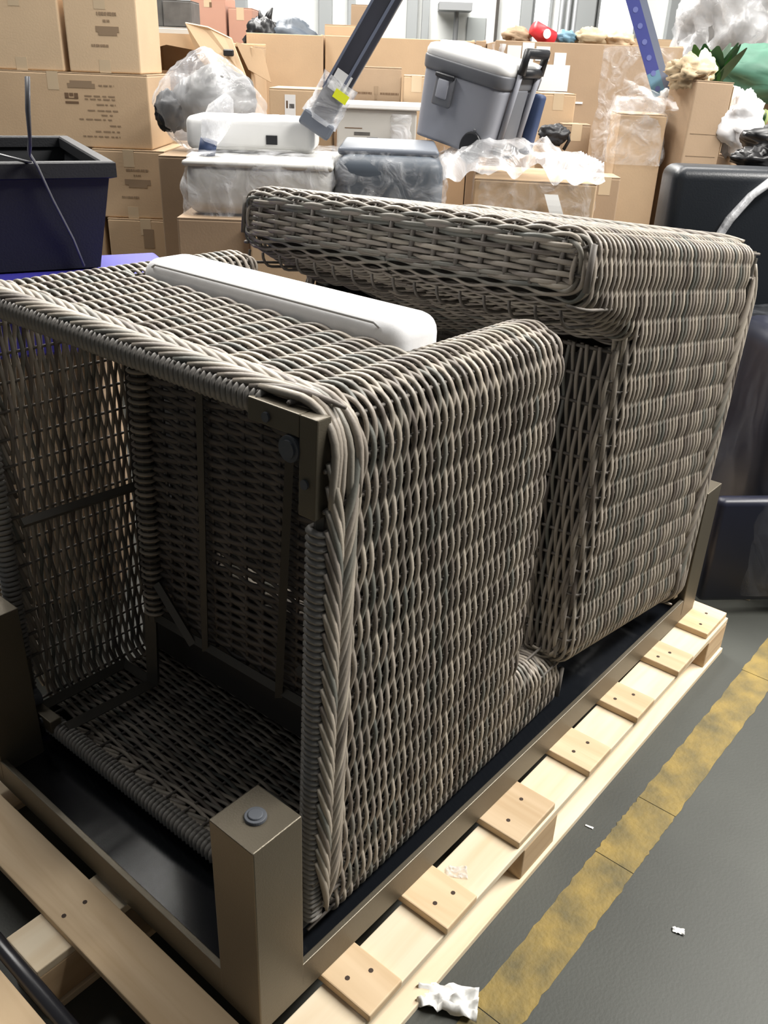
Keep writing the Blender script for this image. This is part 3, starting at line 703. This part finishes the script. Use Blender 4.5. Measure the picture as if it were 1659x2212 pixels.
for y in (-.075, .075): hd.tube([(.200,y,.03),(.222,y,.30)], .012, 10)
ho = hd.build('handle_rods', MT['cool'], co, True)
g_ = MB(); g_.tube([(.224,-.075,.27),(.228,-.078,.335),(.228,.078,.335),(.224,.075,.27)], .017, 10); g_.tube([(.224,-.075,.275),(.224,.075,.275)], .015, 10)
g_.build('handle_grip', MT['black'], ho, True)
MB().cyl((.196,-.075,.03),(1,0,0),.024,.02,18).cyl((.196,.075,.03),(1,0,0),.024,.02,18).build('rod_sockets', MT['black'], co)
rbox(.02,.11,.20,.008,2).build('side_panel', MT['cool_d'], co, True).location = (.196,0,.12)
rbox(.05,.05,.20,.012,2).build('side_pouch', MT['navy'], co, True).location = (.222,.13,.11)

# --- cartons behind the cooler
wbx = carton('white carton with a torn printed side between post and cooler', -.275,.075,4.20,.60,1.272,.35,'grey_l',tape=False,prints=[(.1,.88,.32,.885,'ink_d'),(.22,.84,.42,.86,'graygoods'),(.38,.80,.52,.83,'graygoods'),(.45,.78,.66,.80,'graygoods')])
MB().box((-.20,-.02,.672), (.20,.36,.692)).build('lid_board', MT['white'], wbx, bevel=.004)
film_around('film_patch', None, (.04,-.015,.4), (.17,.2,.655), FILM_W, .008, 4, wbx, top=False)
carton('large carton at floor level below the torn white carton', -.30,.12,4.18,0,.598,.4,'card_d')
pr = dashes(.08,.42,.80,.815,31,'ink_d') + dashes(.58,.95,.80,.815,32,'ink_d') + [(.46,.80,.54,.86,'ink'),(.48,.76,.52,.80,'ink')] + dashes(.24,.76,.72,.755,33) + dashes(.24,.76,.67,.69,34) + dashes(.36,.66,.58,.60,35) + [(.10,.40,.14,.66,'ink_d'),(.90,.40,.94,.66,'ink_d'),(.13,.40,.17,.52,'ink_d'),(.86,.40,.90,.52,'ink_d')]
carton('brown carton printed with a framed emblem behind the sloping post', -.235,.002,4.62,.85,1.435,.35,'card_d',prints=pr,tape=False)
carton('narrow brown carton just left of the cooler', .012,.135,4.60,.85,1.405,.3,'card')
carton('large carton at floor level below the emblem carton', -.25,.15,4.62,0,.848,.4,'card_d')
carton('open topped kraft carton right of the cooler handle', .655,.815,4.50,.95,1.355,.3,'card')
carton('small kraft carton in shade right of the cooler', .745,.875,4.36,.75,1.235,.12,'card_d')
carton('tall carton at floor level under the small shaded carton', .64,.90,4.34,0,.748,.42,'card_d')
cg = thing('tool_case', 'black handled case wedged among cartons right of the cooler', 'case', BM(.70, 4.30, 1.19))
lump((.06,.03,.04), .3, 2, 3).build('case_body', MT['black'], cg, True)
MB().tube([(.03,0,.0),(.06,0,.02),(.07,0,-.02),(.05,0,-.06)], .008, 8).build('case_handle', MT['black'], cg, True)
# --- gaylord bins
def gaylord(label, l0, l1, d0, d1, z1, mt, yaw=0, labels=(), film=None, wave=.0):
    wd = l1-l0; d = d1-d0
    t = thing('bulk_carton', label, 'bulk box', BM((l0+l1)/2, d0, 0, yaw))
    for lo, hi in (((-wd/2,0,.12),(wd/2,.012,z1)), ((-wd/2,d-.012,.12),(wd/2,d,z1-.01)), ((-wd/2,.012,.12),(-wd/2+.012,d-.012,z1-.005)), ((wd/2-.012,.012,.12),(wd/2,d-.012,z1+.005))):
        MB().box(lo, hi).build('side_panel', MT[mt], t, bevel=.003)
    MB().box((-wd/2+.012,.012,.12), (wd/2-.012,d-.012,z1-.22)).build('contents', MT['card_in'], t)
    MB().box((-wd/2,0,0), (wd/2,d,.12)).build('skid', MT['pine_b'], t)
    for x0, y0, x1, y1 in labels: MB().box((x0-(l0+l1)/2, -.003, y0), (x1-(l0+l1)/2, -.0005, y1)).build('paper_label', MT['label'], t)
    if film: film_around('stretch_film', None, film[:3], film[3:], FILM_T, .012, 11, t, top=False)
    return t
gaylord('tall open bulk carton behind the clear bag holding black bags', -.86,-.44, 5.45,6.2, 1.575,'card')
gaylord('long open bulk carton behind the sloping post', -.43,.40, 5.5,6.3, 1.578,'card')
gaylord('narrow bulk carton edge behind the cooler lid',   .405,.462, 5.48,6.2, 1.58,'card_d')
gr_ = gaylord('wide bulk carton with white papers taped on its side behind the cooler', .468,1.415, 5.0,5.9, 1.575,'card_d', labels=((.53,1.40,.60,1.555),(.605,1.47,.665,1.57),(.675,1.49,.745,1.555),(.70,1.355,.855,1.475),(.77,1.475,.83,1.53)), film=(.05,-.016,.7,.478,.3,1.57))
film_around('film_band', None, (-.478,-.012,1.42), (-.40,.2,1.56), FILM_W, .006, 12, gr_, top=False)
MB().box((-.06,-.004,1.30),(.0,-.001,1.31)).build('paper_label', MT['label'], gr_)
# open flap carton
oc = thing('open_carton', 'torn open carton with raised flaps right of the left stack', 'box', BM(-1.0, 4.85, 0))
for lo, hi in (((-.31,.012,0),(-.298,.5,1.50)), ((.25,.012,0),(.262,.5,1.50)), ((-.31,.488,0),(.262,.5,1.52)), ((-.31,0,0),(.262,.012,1.06))): MB().box(lo, hi).build('side_panel', MT['card'], oc, bevel=.003)
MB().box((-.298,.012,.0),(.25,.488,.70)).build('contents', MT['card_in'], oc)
MB().box((-.31,.05,1.50),(.262,.5,1.508)).build('flap', MT['card'], oc)  # top slab added to keep light out and shade the carton's inside
def slab(pts, th=.008): 
    P = [Vector(p) for p in pts]; n = (P[1]-P[0]).cross(P[2]-P[0]).normalized()*th
    return MB().loft([P, [p+n for p in P]])
slab([(-.31,.0,1.545),(.02,.0,1.545),(.02,.0,1.47),(-.16,.0,1.495),(-.31,.0,1.455)]).build('flap', MT['card'], oc)
slab([(-.05,-.05,1.59),(.06,-.06,1.575),(.17,-.05,1.53),(.262,-.10,1.32),(.19,-.12,1.25),(.0,-.05,1.45)]).build('flap', MT['card_l'], oc)
slab([(.18,.0,1.52),(.31,.03,1.49),(.35,.02,1.345),(.24,.0,1.40)]).build('flap', MT['card'], oc)
MB().box((-.29,.15,.70),(-.16,.3,1.38)).build('packed_carton', MT['card_d'], oc)
rbox(.05,.02,.03,.005,1).build('black_clip', MT['black'], oc).location = (.16,-.085,1.47)
# kraft box with orange label near the white bin
carton('kraft carton with a white and orange label behind the white bin', -.60,-.31,4.40,.7,1.335,.35,'card',prints=[(.25,.82,.42,.96,'label'),(.25,.79,.42,.82,'orange'),(.27,.87,.30,.92,'ink_d'),(.32,.87,.40,.90,'graygoods')],tape=False)
carton('large carton at floor level under the orange label carton', -.62,-.31,4.38,0,.698,.4,'card_d')
# goods at the very top
carton('rose coloured carton at the top left behind the flaps, left one', -1.36,-1.14,6.4,1.10,1.80,.4,'card_p',prints=[(.55,.90,.62,.94,'ink_d')])
carton('rose coloured carton at the top left, cut by the black bag', -1.125,-.97,6.42,1.10,1.735,.4,'card_p')
carton('large dull carton carrying the rose coloured cartons', -1.40,-.95,6.38,0,1.098,.5,'card_d')
carton('grey boxed appliance behind the left stack, upper one', -1.62,-1.42,5.9,1.60,1.80,.3,'graygoods',tape=False)
carton('pale flat parcel under the grey boxed appliance', -1.66,-1.20,5.8,1.53,1.596,.4,'grey_l',tape=False)
carton('small dark gadget box with a yellowish lid by the rose carton', -1.40,-1.235,5.82,1.60,1.735,.25,'graygoods',tape=False)
carton('large kraft carton carrying the grey parcels behind the open flaps', -1.70,-1.15,5.75,0,1.528,.5,'card')
b1 = thing('black_bag', 'black knotted bag standing up out of the bulk carton', 'bag', BM(-.80, 5.70, 1.545))
lump((.10,.09,.11), .25, 2.2, 2).build('bag_body', MT['bagblack'], b1, True)
MB().tube([(.02,0,.08),(.035,0,.13),(.055,0,.165)], [.03,.018,.004], 8).tube([(.0,0,.08),(-.015,0,.12),(-.02,0,.15)], [.025,.015,.004], 8).build('bag_ears', MT['bagblack'], b1, True)
b2 = tag(lump((.14,.10,.12), .2, 2.0, 5).build('slate_bundle', MT['grey_d'], None, True), 'slate grey bundle beside the black knotted bag', 'bundle'); b2.matrix_world = BM(-.64, 5.72, 1.53)
carton('film covered carton top beyond the slate bundle', -.50,-.27,6.35,1.0,1.66,.35,'card',tape=False)
carton('dull carton at floor level supporting the film covered one beyond', -.52,-.25,6.34,0,.998,.4,'card_d')
carton('small brown carton beside the far wall seen left of the post', -.42,-.22,8.0,1.2,1.86,.3,'card_d',tape=False)
carton('plain carton at floor level in front of the far wall', -.45,-.2,7.98,0,1.198,.4,'card_d')
# white column and wall fittings
cl = thing('building_column', 'slim white painted column rising beyond the bulk cartons', 'column', BM(.785, 9.0, 0))
MB().box((-.034,-.034,0.02),(.034,.034,5.0)).build('column_shaft', MT['white'], cl, bevel=.006); MB().box((-.12,-.12,0),(.12,.12,.02)).build('base_plate', MT['steel'], cl)
for i, x in enumerate((1.86,1.94,2.02)):
    o = MB().tube([(x,-.10,5.1),(x,-.10,1.85),(x,-.13,1.80)], .03, 10).build('conduit_pipe', MT['steel'], wl, True)
MB().box((1.80,-.16,1.78),(2.08,-.02,1.84)).build('pipe_box', MT['steel'], wl)
MB().box((.40,-.5,2.02),(.78,-.02,2.10)).cyl((.62,-.2,1.4),(0,0,1),.03,.62,10).build('wash_basin', MT['steel'], wl)
MB().box((1.05,-.12,0),(1.12,-.02,2.3)).build('dark_duct', MT['dark'], wl)
cp = thing('red_cup', 'red paper cup with a round white mark lying on the bulk carton', 'cup', BM(.705, 5.06, 1.612, .4, ry=math.radians(118)))
MB().cyl((0,0,-.06),(0,0,1),.034,.12,20,.048).build('cup_wall', MT['red'], cp, True); MB().cyl((0,-.047,.0),(0,-1,0),.022,.002,18).build('round_mark', MT['label'], cp)
for i, (la, de, z, r, mt, nm, lb_) in enumerate(((.585,5.08,1.60,.045,'card_d','paper_wad','brown crumpled wad left of the red cup'),(.83,5.08,1.60,.035,'teal2','blue_bottle','pale blue bottle lying right of the red cup'),(.95,5.10,1.60,.055,'kraftpaper','paper_wad','kraft paper wad on the wide bulk carton'),(1.11,5.12,1.60,.05,'card_l','paper_wad','light cardboard scrap heap at the end of the bulk carton'))):
    o = lump((r*1.4,r,r*.8), .4, 2.4, i+20, 24, 16).build(nm, MT[mt], None, True); o.matrix_world = BM(la, de, z); tag(o, lb_, 'paper wad' if 'wad' in nm else 'bottle')
carton('pair of kraft cartons far behind the bulk carton, right of the pipes', 1.60,2.6,8.6,1.0,1.72,.4,'card')
carton('plain carton at floor level beyond the bulk carton', 1.55,2.65,8.58,0,.998,.5,'card_d')

# --- right group: tall cartons, edge guard, plants
carton('dull carton corner in shade right of the cooler carton', .80,.925,3.86,.30,1.065,.16,'card_d')
carton('plain carton at floor level below the shaded corner carton', .79,.925,3.86,0,.298,.17,'card_d')
t1 = carton('tall upright carton with film over its top', .93,1.125,4.05,0,1.30,.25,'card',yaw=-.05,tape=False)
film_around('stretch_film', None, (-.13,-.02,1.10), (.12,.26,1.345), FILM, .016, 21, t1, flare=.03)
t2 = carton('tall kraft carton leaning right with crumpled paper on top', 1.155,1.325,3.98,0,1.435,.22,'card_d',yaw=.22,lean=.03,prints=[(.1,.80,.9,.802,'ink'),(.1,.86,.9,.862,'ink'),(.1,.74,.9,.742,'ink'),(.15,.69,.9,.692,'ink')],tape=False)
MB().box((.0855,.02,.85),(.088,.20,1.16)).build('white_side_label', MT['label'], t2); MB().box((.0855,.0,1.16),(.088,.22,1.42)).build('pale_side', MT['card_l'], t2)
cr_ = tag(lump((.08,.075,.055), .5, 2.8, 31, 40, 26).build('crumpled_paper', MT['kraftpaper'], None, True), 'crumpled kraft packing paper bursting from the tall leaning carton', 'paper'); cr_.matrix_world = BM(1.19, 4.07, 1.462)
cr2 = tag(lump((.045,.04,.05), .5, 2.6, 33, 24, 18).build('crumpled_paper', MT['cream'], None, True), 'cream crumpled paper wad at the back of the tall leaning carton', 'paper'); cr2.matrix_world = BM(1.275, 4.16, 1.475)
eg = thing('edge_guard', 'long blue printed edge guard leaning down towards the tall cartons', 'edge guard')
ga, gb = BG(1.135,4.22,1.375), BG(.80,4.22,2.05); gd = (gb-ga).normalized(); gx = Ff.cross(gd).normalized()
def GP(a, b, s): return ga + gx*a + Ff*b + gd*s
def gbox(m, a0, a1, b0, b1, s0, s1): return m.loft([[GP(a0,b0,s),GP(a1,b0,s),GP(a1,b1,s),GP(a0,b1,s)] for s in (s0, s1)])
gbox(MB(), -.040,.012,-.006,.0,.10,.78).build('printed_face', MT['dimblue'], eg); gbox(MB(), -.040,.012,-.006,.0,.0,.10).build('teal_face', MT['teal2'], eg)
gbox(MB(), .012,.040,-.006,.02,.0,.78).build('grey_face', MT['guard_g'], eg)
for i in range(11): MB().cyl(GP(-.014,-.0062,.03+.065*i), -Ff, .011, .0008, 14).build('round_print', MT['dot'], eg)
lump((.025,.02,.02), .4, 3, 40, 16, 12).build('tape_wad', MT['white'], eg, True).location = GP(.01,-.01,-.005)
fsv = sheet(lambda u, v: BG(.90+.24*u, 4.0+.05*math.sin(v*5+u*3), 1.30+.13*v*(1-.5*u)+.02*noise.noise(Vector((u*5,v*5,3)))), 20, 14, 'stretch_film', FILM)
tag(fsv, 'loose film draped between the tall cartons', 'film')
# plants
def plant(name, label, M, n, L, wd, mt, up_=1.0, seed=0):
    r = random.Random(seed); t = thing(name, label, 'plant', M)
    for i in range(n):
        a = r.uniform(0, 2*pi); le = L*r.uniform(.7, 1.1); out = r.uniform(.15, .7); w_ = wd*r.uniform(.8, 1.2); sgn = Vector((math.cos(a), math.sin(a), 0)); sd = Vector((-math.sin(a), math.cos(a), 0))
        def fn(u, v):
            rr = le*v; p = sgn*(rr*out) + Zv*(rr*up_*(1-.35*out*v)) ; ww = w_*math.sin(pi*min(1, v*.9+.08))**.7
            return p + sd*ww*(u-.5) + Zv*(-.25*ww*abs(u-.5))
        MB().grid(fn, 2, 7).build('leaf', MT[mt[i % len(mt)]], t, True)
    MB().cyl((0,0,-.04),(0,0,1),.03,.06,10).build('stem', MT['leaf2'], t)
    return t
plant('artificial_plant', 'green leafy artificial plant behind the crumpled packing paper', BM(1.36, 4.34, 1.38), 30, .22, .085, ('leaf','leaf2','leaf2'), 1.0, 3)
plant('artificial_plant', 'pale leaved artificial plant low at the right edge', BM(1.55, 4.20, 1.24), 14, .14, .06, ('leaf3','leaf2','leaf3'), .8, 8)
carton('dull carton carrying the artificial plants', 1.385,1.75,4.20,0,1.19,.5,'card_d')
tc_ = tag(lump((.30,.16,.12), .2, 1.6, 51).build('green_cloth', MT['teal'], None, True), 'folded dark green cloth lying at the right edge behind the plants', 'cloth'); tc_.matrix_world = BM(1.80, 4.75, 1.47)
carton('large carton at floor level under the green cloth', 1.50,2.2,4.74,0,1.37,.5,'card_d')
wb_ = tag(lump((.095,.08,.12), .35, 2.2, 61, 44, 30).build('white_bag', MT['bagwhite'], None, True), 'white plastic bag slumped between the leaning carton and black bags', 'bag'); wb_.matrix_world = BM(1.43, 4.06, 1.275)
carton('plain carton carrying the white bag', 1.405,1.55,3.98,0,1.15,.20,'card_d')
hp = thing('wrapped_heap', 'tall heap of film wrapped grey goods at the upper right corner', 'wrapped goods', BM(2.02, 5.75, 0))
lump((.42,.35,.55), .25, 2.6, 71, 90, 60).build('film_cover', FILM_BAG, hp, True).location = (0,0,1.62)
lump((.36,.30,.50), .3, 2.0, 72).build('goods', MT['graygoods'], hp, True).location = (0,0,1.62); MB().box((-.3,-.25,0),(.3,.25,1.2)).build('lower_carton', MT['card_d'], hp)

# --- dark armchairs at the right
la = thing('leather_armchair', 'black leather armchair back with a twisted film strap over it', 'armchair', BM(1.28, 2.88, .128))
def lpart(nm, c, s, r=.05, mt='leather'): 
    o = rbox(*s, r, 4).build(nm, MT[mt], la, True); o.location = c; return o
lpart('backrest', (-.02,.0,.76), (.86,.17,.64), .035); lpart('seat', (0,.40,.25), (.80,.62,.34)); lpart('arm', (-.36,.40,.42), (.15,.62,.40)); lpart('arm', (.36,.40,.42), (.15,.62,.40)); lpart('seat_base', (0,.3,.07), (.82,.75,.14), .02)
m = MB(); pts = [(-.38,-.10,.62),(-.355,-.10,.70),(-.335,-.10,.78),(-.305,-.105,.86),(-.27,-.105,.94),(-.22,-.105,1.01),(-.16,-.10,1.06),(-.10,-.07,1.085),(0,.02,1.095)]
m.tube(pts, [.018,.019,.021,.019,.022,.02,.022,.02,.02], 10, .55); m.v = [tuple(Vector(v)+Vector((1,0,1))*.006*noise.noise(Vector(v)*45)) for v in m.v]
m.build('film_strap', FILM_W, la, True)
MB().cyl((-.452,-.04,.84),(-1,0,0),.012,.014,12).build('chrome_stud', MT['steel'], la)
wa = thing('wrapped_armchair', 'dark navy armchair bound in glossy film beside the far table leg', 'armchair', BM(1.480, 2.41, .1255, .10))
def wpart(nm, c, s, r=.06): o = rbox(*s, r, 4).build(nm, MT['wrapdark'], wa, True); o.location = c; return o
wpart('seat_base', (0,.12,.16), (.80,.34,.32)); wpart('arm', (-.34,.10,.37), (.17,.36,.66)); wpart('arm', (.34,.10,.37), (.17,.36,.66)); wpart('seat', (0,.11,.38), (.52,.32,.16))
rbox(1.02,.05,.34,.02,3).build('hanging_wrap', MT['wrapdark'], wa, True).location = (-.04,-.115,.095)
film_around('stretch_film', None, (-.46,-.15,-.05), (.46,.28,.715), FILM_D, .010, 17, wa, top=True)
bb = thing('black_bag', 'black plastic bag slumped on top of the black leather armchair', 'bag', BM(1.42, 3.10, 1.235))
m = lump((.26,.17,.11), .35, 2.0, 81, 50, 34); m.build('bag_body', MT['bagblack'], bb, True)
lump((.07,.05,.035), .5, 2.4, 82, 24, 16).build('bag_knot', MT['bagblack'], bb, True).location = (-.26,-.05,-.02)
ob = tag(lump((.03,.02,.025), .2, 2, 91, 16, 12).build('orange_cap', MT['orange'], None, True), 'small orange plastic cap showing beyond the rear wicker chair', 'cap'); ob.matrix_world = BM(1.235, 3.0, .862)

# --- scraps
def scrap(label, x, y, z, s, seed, stand=.3, mt='paper', rz=0):
    o = MB().grid(lambda u, v: Vector(((u-.5)*s[0]*(1-.35*v), (v-.5)*s[1], s[2]*(.15+abs(noise.noise(Vector((u*3.1+seed, v*3.1, seed))))*1.6))), 12, 14).build('paper_scrap', MT[mt], None, True)
    so = o.modifiers.new('thick', 'SOLIDIFY'); so.thickness = .0008
    o.matrix_world = TR((x, y, z), rz); return tag(o, label, 'paper scrap')
scrap('crumpled white paper scrap on the floor against the pallet edge', .305, -.135, .001, (.06,.105,.034), 3, rz=.55)
scrap('tiny white paper scrap lying on the open aisle floor', .715, -.378, .001, (.016,.022,.004), 6, rz=.4)
scrap('tiny white chip on the floor between pallet and yellow stripe', .83, -.125, .001, (.006,.018,.002), 8, rz=.2)
scrap('shred of clear plastic on the pallet between deck board ends', .455, -.035, DECK-.0165, (.03,.04,.006), 12, mt='film_scrap', rz=.7)
